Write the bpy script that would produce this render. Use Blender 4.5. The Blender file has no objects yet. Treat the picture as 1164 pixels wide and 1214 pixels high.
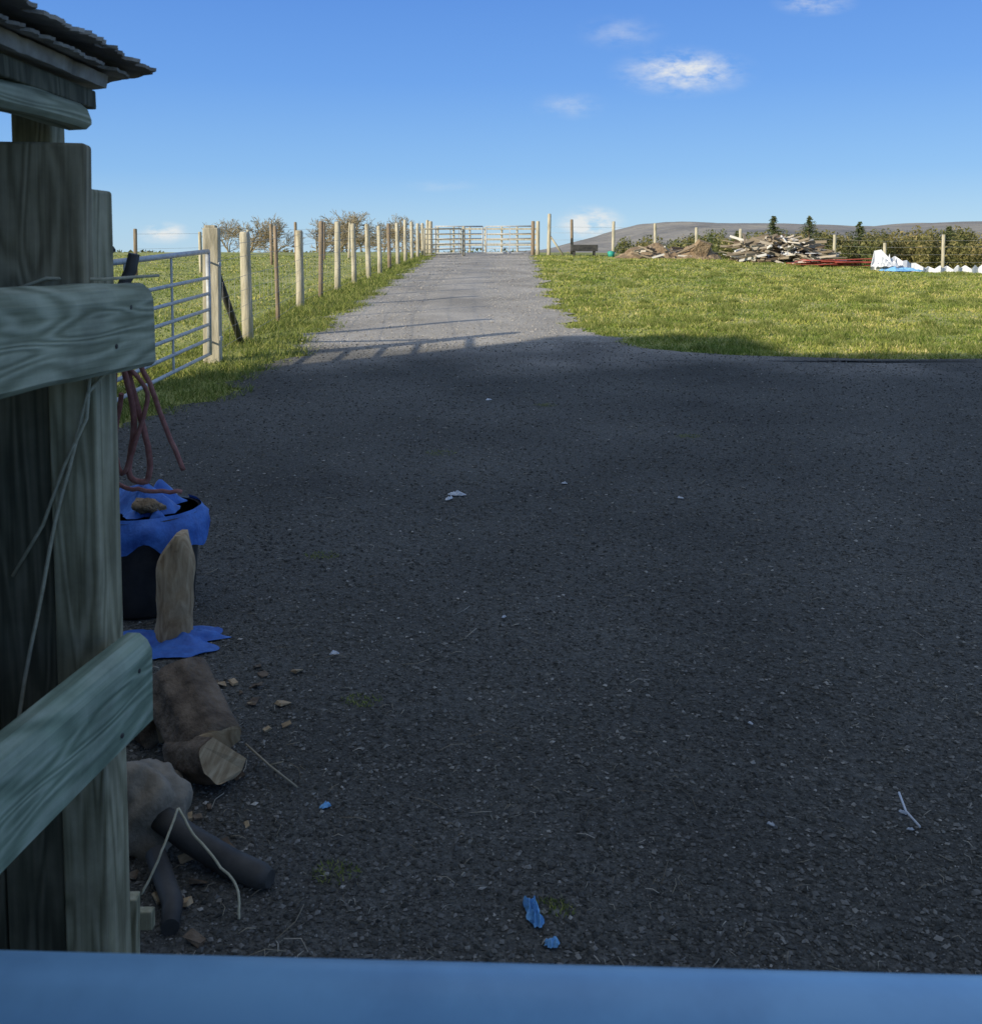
import bpy, math, random
import numpy as np
from mathutils import Vector, Matrix, noise, Euler
random.seed(7); rng=np.random.default_rng(7)
S=bpy.context.scene
COL=S.collection

# ------------------------------------------------------------------ terrain
def sstep(a,b,x):
    t=np.clip((x-a)/(b-a),0,1); return t*t*(3-2*t)
def gz(x,y):
    x=np.asarray(x,float); y=np.asarray(y,float)
    yc=46-17*sstep(4,16,x)
    k=3.0
    a=(y-yc)/k
    sp=np.where(a>20,a,np.log1p(np.exp(np.minimum(a,20))))
    z=.037*np.maximum(y,-30)-.057*k*sp
    far=-6.0
    z=np.where(z<far+1, far+np.exp(np.clip(z-far-1,-30,0)), z)
    z=z+.012*np.sin(x*1.3+.5*np.sin(y*.7))*np.sin(y*1.1+.8)*sstep(3,6,y)
    z=z+.035*np.sin(x*.45+1)*np.sin(y*.33)*sstep(12,18,y)*(1-sstep(50,60,y))*sstep(1.5,4,np.abs(x))
    return z
def g(x,y): return float(gz(x,y))

# ------------------------------------------------------------------ materials
def newmat(name):
    m=bpy.data.materials.new(name); m.use_nodes=True
    nt=m.node_tree; b=nt.nodes['Principled BSDF']
    return m,nt,b
def N(nt,t,**k):
    n=nt.nodes.new(t)
    for a,v in k.items(): setattr(n,a,v)
    return n
def ramp(nt,stops):
    r=N(nt,'ShaderNodeValToRGB'); e=r.color_ramp.elements
    while len(e)<len(stops): e.new(.5)
    for i,(p,c) in enumerate(stops):
        e[i].position=p; e[i].color=(*c,1)
    return r
def noisy(name,stops,scale=8,stretch=(1,1,1),rough=.85,bump=.3,bdist=.01,detail=6,dist=0,coord='Object',spec=.3,metal=0,bscale=None):
    m,nt,b=newmat(name); L=nt.links.new
    tc=N(nt,'ShaderNodeTexCoord'); mp=N(nt,'ShaderNodeMapping'); mp.inputs['Scale'].default_value=stretch
    L(tc.outputs[coord],mp.inputs['Vector'])
    n=N(nt,'ShaderNodeTexNoise'); n.inputs['Scale'].default_value=scale; n.inputs['Detail'].default_value=detail
    n.inputs['Distortion'].default_value=dist; n.inputs['Roughness'].default_value=.6
    L(mp.outputs[0],n.inputs['Vector'])
    r=ramp(nt,stops); L(n.outputs['Fac'],r.inputs[0]); L(r.outputs[0],b.inputs['Base Color'])
    b.inputs['Roughness'].default_value=rough; b.inputs['Specular IOR Level'].default_value=spec
    b.inputs['Metallic'].default_value=metal
    if bump:
        n2=N(nt,'ShaderNodeTexNoise'); n2.inputs['Scale'].default_value=bscale or scale*3; n2.inputs['Detail'].default_value=5
        L(mp.outputs[0],n2.inputs['Vector'])
        bp=N(nt,'ShaderNodeBump'); bp.inputs['Strength'].default_value=bump; bp.inputs['Distance'].default_value=bdist
        L(n2.outputs['Fac'],bp.inputs['Height']); L(bp.outputs[0],b.inputs['Normal'])
    return m
def grainwood(name,c1,c2,c3,ax=0,scale=1.0,rings=60):
    """sawn plank: cathedral growth rings along local axis plus fine fibres and stains"""
    m,nt,b=newmat(name); L=nt.links.new
    tc=N(nt,'ShaderNodeTexCoord'); mp=N(nt,'ShaderNodeMapping')
    st=[9*scale]*3; st[ax]=1.3*scale; mp.inputs['Scale'].default_value=st
    L(tc.outputs['Object'],mp.inputs['Vector'])
    big=N(nt,'ShaderNodeTexNoise'); big.inputs['Scale'].default_value=1.1; big.inputs['Detail'].default_value=1.5; big.inputs['Distortion'].default_value=.8
    L(mp.outputs[0],big.inputs['Vector'])
    mul=N(nt,'ShaderNodeMath',operation='MULTIPLY'); mul.inputs[1].default_value=rings; L(big.outputs['Fac'],mul.inputs[0])
    sn=N(nt,'ShaderNodeMath',operation='SINE'); L(mul.outputs[0],sn.inputs[0])
    mr=N(nt,'ShaderNodeMapRange'); mr.inputs['From Min'].default_value=-1; mr.inputs['From Max'].default_value=1; L(sn.outputs[0],mr.inputs[0])
    fine=N(nt,'ShaderNodeTexNoise'); fine.inputs['Scale'].default_value=16; fine.inputs['Detail'].default_value=4
    mp2=N(nt,'ShaderNodeMapping'); st2=[9*scale]*3; st2[ax]=.35*scale; mp2.inputs['Scale'].default_value=st2
    L(tc.outputs['Object'],mp2.inputs['Vector']); L(mp2.outputs[0],fine.inputs['Vector'])
    ad=N(nt,'ShaderNodeMath',operation='MULTIPLY_ADD'); L(mr.outputs[0],ad.inputs[0]); ad.inputs[1].default_value=.38
    f2=N(nt,'ShaderNodeMath',operation='MULTIPLY'); L(fine.outputs['Fac'],f2.inputs[0]); f2.inputs[1].default_value=.65
    L(f2.outputs[0],ad.inputs[2])
    r=ramp(nt,[(.2,c1),(.5,c2),(.8,c3)]); L(ad.outputs[0],r.inputs[0])
    st_=N(nt,'ShaderNodeTexNoise'); st_.inputs['Scale'].default_value=7; st_.inputs['Detail'].default_value=6; st_.inputs['Roughness'].default_value=.65
    L(tc.outputs['Object'],st_.inputs['Vector'])
    mr2=N(nt,'ShaderNodeMapRange'); mr2.inputs['From Min'].default_value=.3; mr2.inputs['From Max'].default_value=.62; mr2.inputs['To Min'].default_value=.6; L(st_.outputs['Fac'],mr2.inputs[0])
    mx=N(nt,'ShaderNodeVectorMath',operation='SCALE'); L(r.outputs[0],mx.inputs[0]); L(mr2.outputs[0],mx.inputs['Scale'])
    L(mx.outputs[0],b.inputs['Base Color']); b.inputs['Roughness'].default_value=.8; b.inputs['Specular IOR Level'].default_value=.25
    bp=N(nt,'ShaderNodeBump'); bp.inputs['Strength'].default_value=.5; bp.inputs['Distance'].default_value=.003
    L(ad.outputs[0],bp.inputs['Height']); L(bp.outputs[0],b.inputs['Normal'])
    return m
def island(name,stops,rough=.9,trans=0,spec=.15,big=None):
    m,nt,b=newmat(name); L=nt.links.new
    ge=N(nt,'ShaderNodeNewGeometry'); r=ramp(nt,stops); L(ge.outputs['Random Per Island'],r.inputs[0])
    out=r.outputs[0]
    if big:
        n=N(nt,'ShaderNodeTexNoise'); n.inputs['Scale'].default_value=big[0]; n.inputs['Detail'].default_value=6; n.inputs['Roughness'].default_value=.65
        L(ge.outputs['Position'],n.inputs['Vector'])
        mr=N(nt,'ShaderNodeMapRange'); mr.inputs['From Min'].default_value=.35; mr.inputs['From Max'].default_value=.65
        L(n.outputs['Fac'],mr.inputs[0])
        mx=N(nt,'ShaderNodeMix',data_type='RGBA',blend_type='MULTIPLY'); mx.inputs['Factor'].default_value=1
        r2=ramp(nt,[(0,big[1]),(1,big[2])]); L(mr.outputs[0],r2.inputs[0])
        L(out,mx.inputs['A']); L(r2.outputs[0],mx.inputs['B']); out=mx.outputs['Result']
    L(out,b.inputs['Base Color']); b.inputs['Roughness'].default_value=rough; b.inputs['Specular IOR Level'].default_value=spec
    if trans:
        tr=N(nt,'ShaderNodeBsdfTranslucent'); L(out,tr.inputs['Color'])
        ms=N(nt,'ShaderNodeMixShader'); ms.inputs[0].default_value=trans
        L(b.outputs[0],ms.inputs[1]); L(tr.outputs[0],ms.inputs[2])
        L(ms.outputs[0],nt.nodes['Material Output'].inputs['Surface'])
    return m

M_grassground=noisy('grass_ground',[(.3,(.16,.19,.05)),(.5,(.34,.36,.10)),(.72,(.50,.46,.19))],scale=.9,detail=14,bump=1,bdist=.05,bscale=14,coord='Object')
M_blade=island('grass_blades',[(0,(.15,.20,.045)),(.4,(.32,.38,.085)),(.75,(.48,.48,.14)),(1,(.70,.62,.32))],trans=.25,big=(.7,(.48,.62,.45),(1.25,1.12,1.1)))
M_bladedk=island('verge_blades',[(0,(.10,.14,.03)),(.5,(.24,.29,.065)),(1,(.46,.44,.16))],trans=.3)

def gravelmat():
    m,nt,b=newmat('gravel_surface'); L=nt.links.new
    ge=N(nt,'ShaderNodeNewGeometry')
    v=N(nt,'ShaderNodeTexVoronoi'); v.inputs['Scale'].default_value=110; L(ge.outputs['Position'],v.inputs['Vector'])
    n=N(nt,'ShaderNodeTexNoise'); n.inputs['Scale'].default_value=55; n.inputs['Detail'].default_value=8; n.inputs['Roughness'].default_value=.85; L(ge.outputs['Position'],n.inputs['Vector'])
    nb=N(nt,'ShaderNodeTexNoise'); nb.inputs['Scale'].default_value=.8; nb.inputs['Detail'].default_value=6; L(ge.outputs['Position'],nb.inputs['Vector'])
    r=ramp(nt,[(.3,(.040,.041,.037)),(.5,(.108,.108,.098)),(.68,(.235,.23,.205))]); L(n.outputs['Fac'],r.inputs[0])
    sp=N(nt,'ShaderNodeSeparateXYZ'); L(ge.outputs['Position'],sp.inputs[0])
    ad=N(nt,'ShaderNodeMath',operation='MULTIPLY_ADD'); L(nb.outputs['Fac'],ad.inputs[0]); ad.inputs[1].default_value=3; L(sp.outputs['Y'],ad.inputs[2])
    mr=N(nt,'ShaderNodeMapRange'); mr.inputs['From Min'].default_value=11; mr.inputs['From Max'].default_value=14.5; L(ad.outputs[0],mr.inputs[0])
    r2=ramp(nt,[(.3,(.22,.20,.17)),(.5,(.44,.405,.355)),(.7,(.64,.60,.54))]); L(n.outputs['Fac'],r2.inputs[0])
    mx=N(nt,'ShaderNodeMix',data_type='RGBA'); L(mr.outputs[0],mx.inputs['Factor']); L(r.outputs[0],mx.inputs['A']); L(r2.outputs[0],mx.inputs['B'])  # dark shaded yard to pale sunlit track: sun contrast painted into the gravel colour
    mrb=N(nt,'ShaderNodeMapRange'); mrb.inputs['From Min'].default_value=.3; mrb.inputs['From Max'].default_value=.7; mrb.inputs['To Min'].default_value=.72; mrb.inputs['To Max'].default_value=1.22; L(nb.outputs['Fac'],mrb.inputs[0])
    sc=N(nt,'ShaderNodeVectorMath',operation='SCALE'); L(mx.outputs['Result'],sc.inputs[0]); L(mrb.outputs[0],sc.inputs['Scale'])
    L(sc.outputs[0],b.inputs['Base Color']); b.inputs['Roughness'].default_value=.9; b.inputs['Specular IOR Level'].default_value=.15
    bp=N(nt,'ShaderNodeBump'); bp.inputs['Strength'].default_value=.8; bp.inputs['Distance'].default_value=.008
    sm=N(nt,'ShaderNodeMath',operation='ADD'); L(v.outputs['Distance'],sm.inputs[0]); L(n.outputs['Fac'],sm.inputs[1])
    L(sm.outputs[0],bp.inputs['Height']); L(bp.outputs[0],b.inputs['Normal'])
    return m
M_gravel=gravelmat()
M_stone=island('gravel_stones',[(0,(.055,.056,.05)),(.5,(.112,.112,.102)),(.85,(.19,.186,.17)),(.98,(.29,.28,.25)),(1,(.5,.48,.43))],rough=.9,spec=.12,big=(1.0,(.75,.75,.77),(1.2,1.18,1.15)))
M_stoneL=island('track_stones',[(0,(.24,.22,.19)),(.6,(.41,.38,.335)),(1,(.58,.54,.48))],rough=.9)  # paler copy of the yard stones, sunlit brightness put into the colour
M_straw=island('straw',[(0,(.18,.15,.11)),(.6,(.34,.3,.22)),(1,(.52,.48,.4))])
M_post=noisy('weathered_post',[(.3,(.28,.25,.17)),(.5,(.50,.45,.33)),(.75,(.66,.60,.46))],scale=5,stretch=(4,4,.6),bump=.5,bdist=.01)
M_postb=noisy('brown_post',[(.3,(.18,.14,.09)),(.6,(.34,.26,.18)),(.8,(.44,.36,.26))],scale=5,stretch=(4,4,.6),bump=.5)
M_wire=noisy('wire',[(.3,(.3,.3,.3)),(.7,(.5,.5,.48))],scale=20,bump=0,metal=.5,rough=.5)
M_galv=noisy('galvanised_steel',[(.3,(.35,.37,.38)),(.55,(.5,.52,.53)),(.8,(.62,.63,.62))],scale=14,bump=.1,metal=.2,rough=.5)
M_rail=grainwood('green_treated_rail',(.20,.22,.14),(.35,.375,.265),(.50,.52,.38),0,rings=75)
M_rail2=grainwood('green_painted_rail',(.16,.22,.155),(.28,.36,.26),(.41,.48,.37),0)
M_plank=grainwood('grey_plank',(.17,.145,.09),(.30,.265,.17),(.42,.37,.25),2)
M_shpost=grainwood('shed_post',(.20,.185,.11),(.36,.335,.21),(.48,.44,.30),2)
M_dark=grainwood('dark_board',(.065,.062,.04),(.12,.115,.075),(.19,.175,.12),2)
M_roof=noisy('weathered_sheet',[(.3,(.13,.115,.10)),(.5,(.32,.29,.25)),(.7,(.55,.51,.45))],scale=9,bump=.5,rough=.85,bdist=.004,metal=0,detail=8)
M_twine=noisy('twine',[(.3,(.34,.32,.22)),(.7,(.54,.5,.36))],scale=60,bump=.5,bdist=.002)
M_red=noisy('red_rope',[(.3,(.24,.09,.075)),(.7,(.42,.2,.17))],scale=60,bump=.5,bdist=.002)
M_blue=noisy('blue_plastic',[(.3,(.03,.09,.34)),(.7,(.07,.22,.66))],scale=14,bump=.5,bdist=.01,rough=.5,spec=.4)
M_black=noisy('black_plastic',[(.3,(.03,.03,.03)),(.7,(.085,.08,.072))],scale=10,bump=.2,rough=.6,spec=.3)
M_bark=noisy('bark',[(.3,(.07,.05,.034)),(.55,(.17,.125,.085)),(.8,(.28,.22,.16))],scale=14,stretch=(1,1,1),bump=1,bdist=.015)
M_cut=noisy('cut_wood',[(.3,(.25,.17,.095)),(.5,(.40,.29,.17)),(.7,(.54,.42,.27))],scale=12,stretch=(2,2,.4),bump=.4,bdist=.004,dist=2)
M_rock=noisy('rock',[(.3,(.14,.12,.09)),(.7,(.34,.29,.22))],scale=12,bump=.8,bdist=.01)
M_gateblue=noisy('blue_gate_paint',[(.32,(.22,.45,.74)),(.5,(.30,.60,.93)),(.7,(.34,.64,.95))],scale=4,stretch=(1,1,1),bump=.06,rough=.4,spec=.5)
M_ragblue=noisy('blue_rag_cloth',[(.3,(.15,.4,.7)),(.7,(.3,.6,.9))],scale=30,bump=.5,rough=.8)
M_white=noisy('white_plastic',[(.3,(.6,.62,.66)),(.7,(.8,.8,.8))],scale=6,bump=.2,rough=.5)
M_redp=noisy('red_sheet',[(.3,(.4,.07,.05)),(.7,(.6,.16,.12))],scale=6,bump=.2,rough=.6)
M_teal=noisy('teal_plastic',[(.3,(.02,.25,.2)),(.7,(.05,.4,.3))],scale=6,bump=.2,rough=.5)
M_soil=noisy('soil',[(.3,(.18,.12,.07)),(.7,(.4,.3,.19))],scale=4,bump=1,bdist=.08)
M_timber=island('pile_timber',[(0,(.14,.10,.07)),(.45,(.30,.25,.18)),(.75,(.48,.42,.34)),(.9,(.6,.57,.52)),(1,(.75,.74,.72))])
M_hill=noisy('hill_moor',[(.3,(.17,.165,.155)),(.5,(.28,.26,.23)),(.7,(.38,.345,.28))],scale=.006,bump=.4,bdist=25,bscale=.02,detail=8,coord='Object')
M_twig=noisy('bare_twigs',[(.3,(.24,.19,.11)),(.7,(.43,.36,.23))],scale=3,bump=0)
M_pine=island('pine_needles',[(0,(.05,.08,.035)),(.6,(.11,.14,.06)),(1,(.22,.22,.10))],trans=.15)
M_hedge=island('hedge_leaves',[(0,(.11,.115,.05)),(.5,(.22,.21,.09)),(1,(.40,.34,.18))],trans=.25,big=(.12,(.5,.7,.5),(1.15,1.02,.88)))
M_brick=noisy('barn_render',[(.3,(.25,.24,.23)),(.7,(.38,.37,.35))],scale=2,bump=.3)
M_clad=noisy('barn_cladding',[(.3,(.14,.16,.15)),(.7,(.22,.24,.23))],scale=1,bump=.2)

# ------------------------------------------------------------------ builders
class MB:
    def __init__(s): s.v=[];s.f=[];s.m=[];s.s=[]
    def box(s,c,size,rot=None,mi=0,jit=0,taper=1):
        R=rot.to_matrix() if rot else Matrix.Identity(3)
        b=len(s.v)
        for dz in(-1,1):
            k=taper if dz>0 else 1
            for dx,dy in((-1,-1),(1,-1),(1,1),(-1,1)):
                p=Vector((dx*size[0]/2*k,dy*size[1]/2*k,dz*size[2]/2))
                if jit: p+=Vector([random.uniform(-jit,jit) for _ in range(3)])
                s.v.append(tuple(Vector(c)+R@p))
        for q in((0,3,2,1),(4,5,6,7),(0,1,5,4),(1,2,6,5),(2,3,7,6),(3,0,4,7)):
            s.f.append([b+i for i in q]); s.m.append(mi); s.s.append(False)
    def tube(s,pts,r,seg=8,mi=0,cap=True,jit=0):
        pts=[Vector(p) for p in pts]; n=len(pts)
        rr=r if isinstance(r,(list,tuple)) else [r]*n
        b=len(s.v); up=None
        for i,p in enumerate(pts):
            t=(pts[min(i+1,n-1)]-pts[max(i-1,0)]).normalized()
            if up is None:
                up=Vector((0,0,1)) if abs(t.z)<.9 else Vector((1,0,0))
            a=t.cross(up).normalized(); c=a.cross(t).normalized(); up=c
            for k in range(seg):
                an=2*math.pi*k/seg; q=rr[i]*(1+(random.uniform(-jit,jit) if jit else 0))
                s.v.append(tuple(p+a*math.cos(an)*q+c*math.sin(an)*q))
        for i in range(n-1):
            for k in range(seg):
                s.f.append([b+i*seg+k,b+i*seg+(k+1)%seg,b+(i+1)*seg+(k+1)%seg,b+(i+1)*seg+k]); s.m.append(mi); s.s.append(True)
        if cap:
            s.f.append([b+k for k in range(seg)][::-1]); s.m.append(mi); s.s.append(False)
            s.f.append([b+(n-1)*seg+k for k in range(seg)]); s.m.append(mi); s.s.append(False)
    def blob(s,c,rad,mi=0,amp=.25,fr=2.0,seg=14,rings=9,flat=None):
        b=len(s.v); off=Vector([random.uniform(-50,50) for _ in range(3)])
        for i in range(rings+1):
            th=math.pi*i/rings
            for k in range(seg):
                ph=2*math.pi*k/seg
                d=Vector((math.sin(th)*math.cos(ph),math.sin(th)*math.sin(ph),math.cos(th)))
                q=1+amp*noise.noise(d*fr+off)*2+.05*noise.noise(d*6+off)
                p=Vector((d.x*rad[0],d.y*rad[1],d.z*rad[2]))*q
                s.v.append(tuple(Vector(c)+p))
        for i in range(rings):
            for k in range(seg):
                s.f.append([b+i*seg+k,b+(i+1)*seg+k,b+(i+1)*seg+(k+1)%seg,b+i*seg+(k+1)%seg]); s.m.append(mi); s.s.append(True)
    def crumple(s,c,sx,sy,h,mi=0,n=12,rot=0,fr=8,smooth=False):
        b=len(s.v); off=Vector([random.uniform(-50,50) for _ in range(3)])
        for i in range(n+1):
            for j in range(n+1):
                u=i/n*2-1; v=j/n*2-1
                an=math.atan2(v,u); q=(1-.3*abs(noise.noise(Vector((math.cos(an)*1.7,math.sin(an)*1.7,0))+off))*2)/max(1,math.hypot(u,v)/1.08)
                x=u*sx*q; y=v*sy*q
                z=abs(noise.noise(Vector((u*fr/4,v*fr/4,1))+off))*h*2+abs(noise.noise(Vector((u*fr/1.5,v*fr/1.5,1))+off))*h*.7+.004
                z*=max(.15,1-max(abs(u),abs(v))**3)
                s.v.append((c[0]+x*math.cos(rot)-y*math.sin(rot),c[1]+x*math.sin(rot)+y*math.cos(rot),c[2]+z))
        for i in range(n):
            for j in range(n):
                a=b+i*(n+1)+j
                s.f.append([a,a+n+1,a+n+2,a+1]); s.m.append(mi); s.s.append(smooth)
    def obj(s,name,mats,parent=None,bevel=0,loc=None,rot=None):
        me=bpy.data.meshes.new(name); me.from_pydata(s.v,[],s.f)
        for m in mats: me.materials.append(m)
        me.polygons.foreach_set('material_index',s.m); me.polygons.foreach_set('use_smooth',s.s); me.update()
        o=bpy.data.objects.new(name,me); COL.objects.link(o)
        if bevel:
            bm=o.modifiers.new('Bevel','BEVEL'); bm.width=bevel; bm.segments=3; bm.limit_method='ANGLE'; bm.angle_limit=math.radians(50)
        if parent: o.parent=parent
        if loc: o.location=loc
        if rot: o.rotation_euler=rot
        return o
def empty(name,loc=(0,0,0)):
    e=bpy.data.objects.new(name,None); e.location=loc; e.empty_display_size=.2; COL.objects.link(e); return e
def npmesh(name,V,F,mat,smooth=False,parent=None):
    me=bpy.data.meshes.new(name); nv=len(V); nf,k=F.shape
    me.vertices.add(nv); me.vertices.foreach_set('co',V.astype(np.float32).ravel())
    me.loops.add(nf*k); me.loops.foreach_set('vertex_index',F.astype(np.int32).ravel())
    me.polygons.add(nf); me.polygons.foreach_set('loop_start',np.arange(0,nf*k,k,dtype=np.int32))
    me.materials.append(mat); me.update(calc_edges=True); me.validate()
    me.polygons.foreach_set('use_smooth',np.full(nf,smooth))
    o=bpy.data.objects.new(name,me); COL.objects.link(o)
    if parent:o.parent=parent
    return o
def grid(name,X,Y,Z,mat,smooth=True):
    r,c=X.shape; V=np.stack([X.ravel(),Y.ravel(),Z.ravel()],1)
    i=np.arange(r-1)[:,None]*c+np.arange(c-1)[None,:]; i=i.ravel()
    F=np.stack([i,i+1,i+c+1,i+c],1)
    return npmesh(name,V,F,mat,smooth)

# ------------------------------------------------------------------ ground
xs=np.concatenate([-np.geomspace(3500,16,40),np.arange(-15,24,.25),np.geomspace(24.5,3500,40)])
ys=np.concatenate([-np.geomspace(2500,12,25),np.arange(-11,60,.25),np.geomspace(61,3500,60)])
X,Y=np.meshgrid(xs,ys); grid('ground',X,Y,gz(X,Y)-.01,M_grassground)

def interp(t,pts): return np.interp(t,[p[0] for p in pts],[p[1] for p in pts])
LE=[(-6,-6),(5.6,-6),(6.3,-4.2),(6.9,-2.8),(8.5,-2.45),(10.4,-2.3),(15,-2.4),(33,-2.45),(50,-2.3)]
RE=[(-6,16),(10.35,15),(10.55,6.5),(10.7,4.4),(10.9,3.0),(11.3,2.2),(12.0,1.6),(13.3,1.25),(19.4,1.15),(36,1.6),(50,1.9)]
def edge_noise(t,s): return .10*np.sin(t*2.3+s)+.07*np.sin(t*5.1+s*2)+.05*np.sin(t*11.3+s*3)+.03*np.sin(t*23+s)
def le(y): return interp(y,LE)+edge_noise(y,1)
def re(y): return interp(y,RE)+edge_noise(y,4)
yy=np.concatenate([np.arange(-6,20,.06),np.arange(20,47,.15)])
tt=np.linspace(0,1,90)
Xg=le(yy)[:,None]*(1-tt)+re(yy)[:,None]*tt; Yg=np.repeat(yy[:,None],90,1)
Yg=Yg+.10*np.sin(Xg*1.9)*np.sin(Xg*.8+1)*sstep(9.5,10.5,Yg)*(1-sstep(12,13,Yg))
cross=.02*np.cos((Xg-(le(yy)+re(yy))[:,None]/2)*2.6)*sstep(13,16,Yg)
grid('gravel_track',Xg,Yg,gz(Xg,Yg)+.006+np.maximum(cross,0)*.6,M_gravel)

# stones
def stones(name,n,y0,y1,rmin,rmax,mat,umax=.8):
    y=y0*(y1/y0)**rng.random(n); x=(rng.random(n)*2-1)*umax*(y+.6)
    k=(x>le(y)-.12*rng.random(n))&(x<re(y)+.12*rng.random(n)); x=x[k];y=y[k]; n=len(x)
    r=rmin+(rmax-rmin)*rng.random(n)**5; r*=(1+y*.06)
    base=np.array([[1,0,0],[0,1,0],[-1,0,0],[0,-1,0],[0,0,1],[0,0,-1]],float)
    P=base[None]*(1+.5*(rng.random((n,6,1))-.5))+(rng.random((n,6,3))-.5)*.5
    P*=r[:,None,None]*np.stack([.8+.6*rng.random(n),.8+.6*rng.random(n),.45+.35*rng.random(n)],1)[:,None,:]
    a=rng.random(n)*6.28; ca,sa=np.cos(a)[:,None],np.sin(a)[:,None]
    Q=np.stack([P[:,:,0]*ca-P[:,:,1]*sa,P[:,:,0]*sa+P[:,:,1]*ca,P[:,:,2]],2)
    Q[:,:,0]+=x[:,None];Q[:,:,1]+=y[:,None];Q[:,:,2]+=(gz(x,y)+.007+r*.1)[:,None]
    F=np.array([[0,1,4],[1,2,4],[2,3,4],[3,0,4],[1,0,5],[2,1,5],[3,2,5],[0,3,5]])
    F=(np.arange(n)[:,None,None]*6+F[None]).reshape(-1,3)
    npmesh(name,Q.reshape(-1,3),F,mat)
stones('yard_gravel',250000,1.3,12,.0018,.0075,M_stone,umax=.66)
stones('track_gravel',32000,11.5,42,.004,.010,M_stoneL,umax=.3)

# grass
def blades(name,n,y0,y1,xf,mat,h0,h1,w,clump=1):
    y=y0*(y1/y0)**rng.random(n); x,k=xf(y,n); x=x[k];y=y[k];n=len(x)
    cl=.5+.5*np.sin(x*2.1+np.sin(y*1.3)*2)*np.sin(y*1.7+np.sin(x*.9)*2)
    cl2=.5+.5*np.sin(x*7.3+y*2+np.sin(y*3.3))*np.sin(y*6.1-x*3+np.sin(x*4.1))
    k=rng.random(n)<(.3+.4*cl+.4*cl2); x=x[k];y=y[k];cl=cl[k];cl2=cl2[k];n=len(x)
    h=(h0+(h1-h0)*rng.random(n)**2)*(.4+.7*cl*clump+.6*cl2**2)*(1+.01*y)
    ww=w*(.6+.8*rng.random(n))*(.5+y/14)
    a=rng.random(n)*6.28; l=rng.random(n)*1.5*h; b=rng.random(n)*6.28
    z=gz(x,y)-.012
    V=np.zeros((n,3,3))
    V[:,0]=np.stack([x-np.cos(a)*ww,y-np.sin(a)*ww,z],1)
    V[:,1]=np.stack([x+np.cos(a)*ww,y+np.sin(a)*ww,z],1)
    V[:,2]=np.stack([x+np.cos(b)*l,y+np.sin(b)*l,z+h],1)
    npmesh(name,V.reshape(-1,3),np.arange(n*3).reshape(-1,3),mat)
def xr(y,n):
    x=-.2*y+rng.random(n)*(.95*y); return x,(x>re(y)-.12*rng.random(n)-.03)&(x<24)
def xl(y,n):
    x=-.75*y+rng.random(n)*(.72*y); return x,(x<-3.25)
def xv(y,n):
    x=-3.6+rng.random(n)*1.6; return x,(x<le(y)+.22*rng.random(n)**2)
blades('field_grass',330000,10.2,40,xr,M_blade,.018,.055,.007)
blades('pasture_grass',110000,6.8,40,xl,M_blade,.02,.055,.007)
blades('verge_grass',75000,6.4,42,xv,M_bladedk,.03,.10,.005)
# rough tussocks scattered through the field
nt_=260; ty=10.9*(36/10.9)**rng.random(nt_); tx=.02*ty+rng.random(nt_)*.55*ty; kk=tx>re(ty)+.1; tx=tx[kk]; ty=ty[kk]
def xtus(y,n): return None
m_=130; A_=np.repeat(np.arange(len(tx)),m_); rr_=(.08+.22*rng.random(len(tx)))[A_]*np.sqrt(rng.random(len(A_))); an_=rng.random(len(A_))*6.28
X_=tx[A_]+rr_*np.cos(an_); Y_=ty[A_]+rr_*np.sin(an_); H_=(.05+.07*rng.random(len(A_)))*(1-.5*rr_/.3)
Z_=gz(X_,Y_)-.012; w_=.005*(.5+Y_/14); b_=rng.random(len(A_))*6.28
V_=np.zeros((len(A_),3,3)); V_[:,0]=np.stack([X_-w_,Y_,Z_],1); V_[:,1]=np.stack([X_+w_,Y_,Z_],1); V_[:,2]=np.stack([X_+np.cos(b_)*H_*.7,Y_+np.sin(b_)*H_*.7,Z_+H_],1)
npmesh('grass_tussocks',V_.reshape(-1,3),np.arange(len(A_)*3).reshape(-1,3),M_bladedk)

# ------------------------------------------------------------------ fences
def post(mb,x,y,h,r=.05,mi=0,seg=10,lean=.02):
    z=g(x,y); lx=random.uniform(-lean,lean); ly=random.uniform(-lean,lean)
    pts=[(x+lx*h*t,y+ly*h*t,z-.1+(h+.1)*t) for t in(0,.33,.66,.98,1)]
    mb.tube(pts,[r*1.08,r*1.03,r,r*.97,r*.8],seg,mi,jit=.05)
def fxl(y): return float(np.interp(y,[6,10.5,16.8,20.7,38,46],[-3.0,-3.03,-3.3,-3.27,-2.75,-2.6]))
mb=MB()
fy=[12.4,14.6,16.8,18.7,20.7,22.8,25,27,29,31,33,35,37,39,41]
for i,y in enumerate(fy):
    r=[.068,.03,.068,.045][i] if i<4 else random.uniform(.058,.07)
    post(mb,fxl(y),y,1.38+random.uniform(-.06,.1),r,mi=1 if i in(1,3,8) else 0,lean=.025)
for h,rr in((.12,.002),(.3,.002),(.48,.002),(.66,.002),(.84,.0025),(1.08,.0025),(1.25,.0025)):
    mb.tube([(fxl(y)+.06,y,g(fxl(y),y)+h+random.uniform(-.01,.01)) for y in [10.6]+fy],rr,4,2)
for y in np.arange(10.8,30,.3):
    x=fxl(y)+.06; z=g(x,y); mb.tube([(x,y,z+.1),(x,y,z+.84)],.0015,3,2)
mb.tube([(fxl(12.35)+.0,12.1,g(-3,12)-.05),(-3.03,10.75,g(-3,10.7)+.95)],.042,8,3)
mb.obj('post_and_wire_fence',[M_post,M_postb,M_wire,M_black])
mb=MB()
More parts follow.
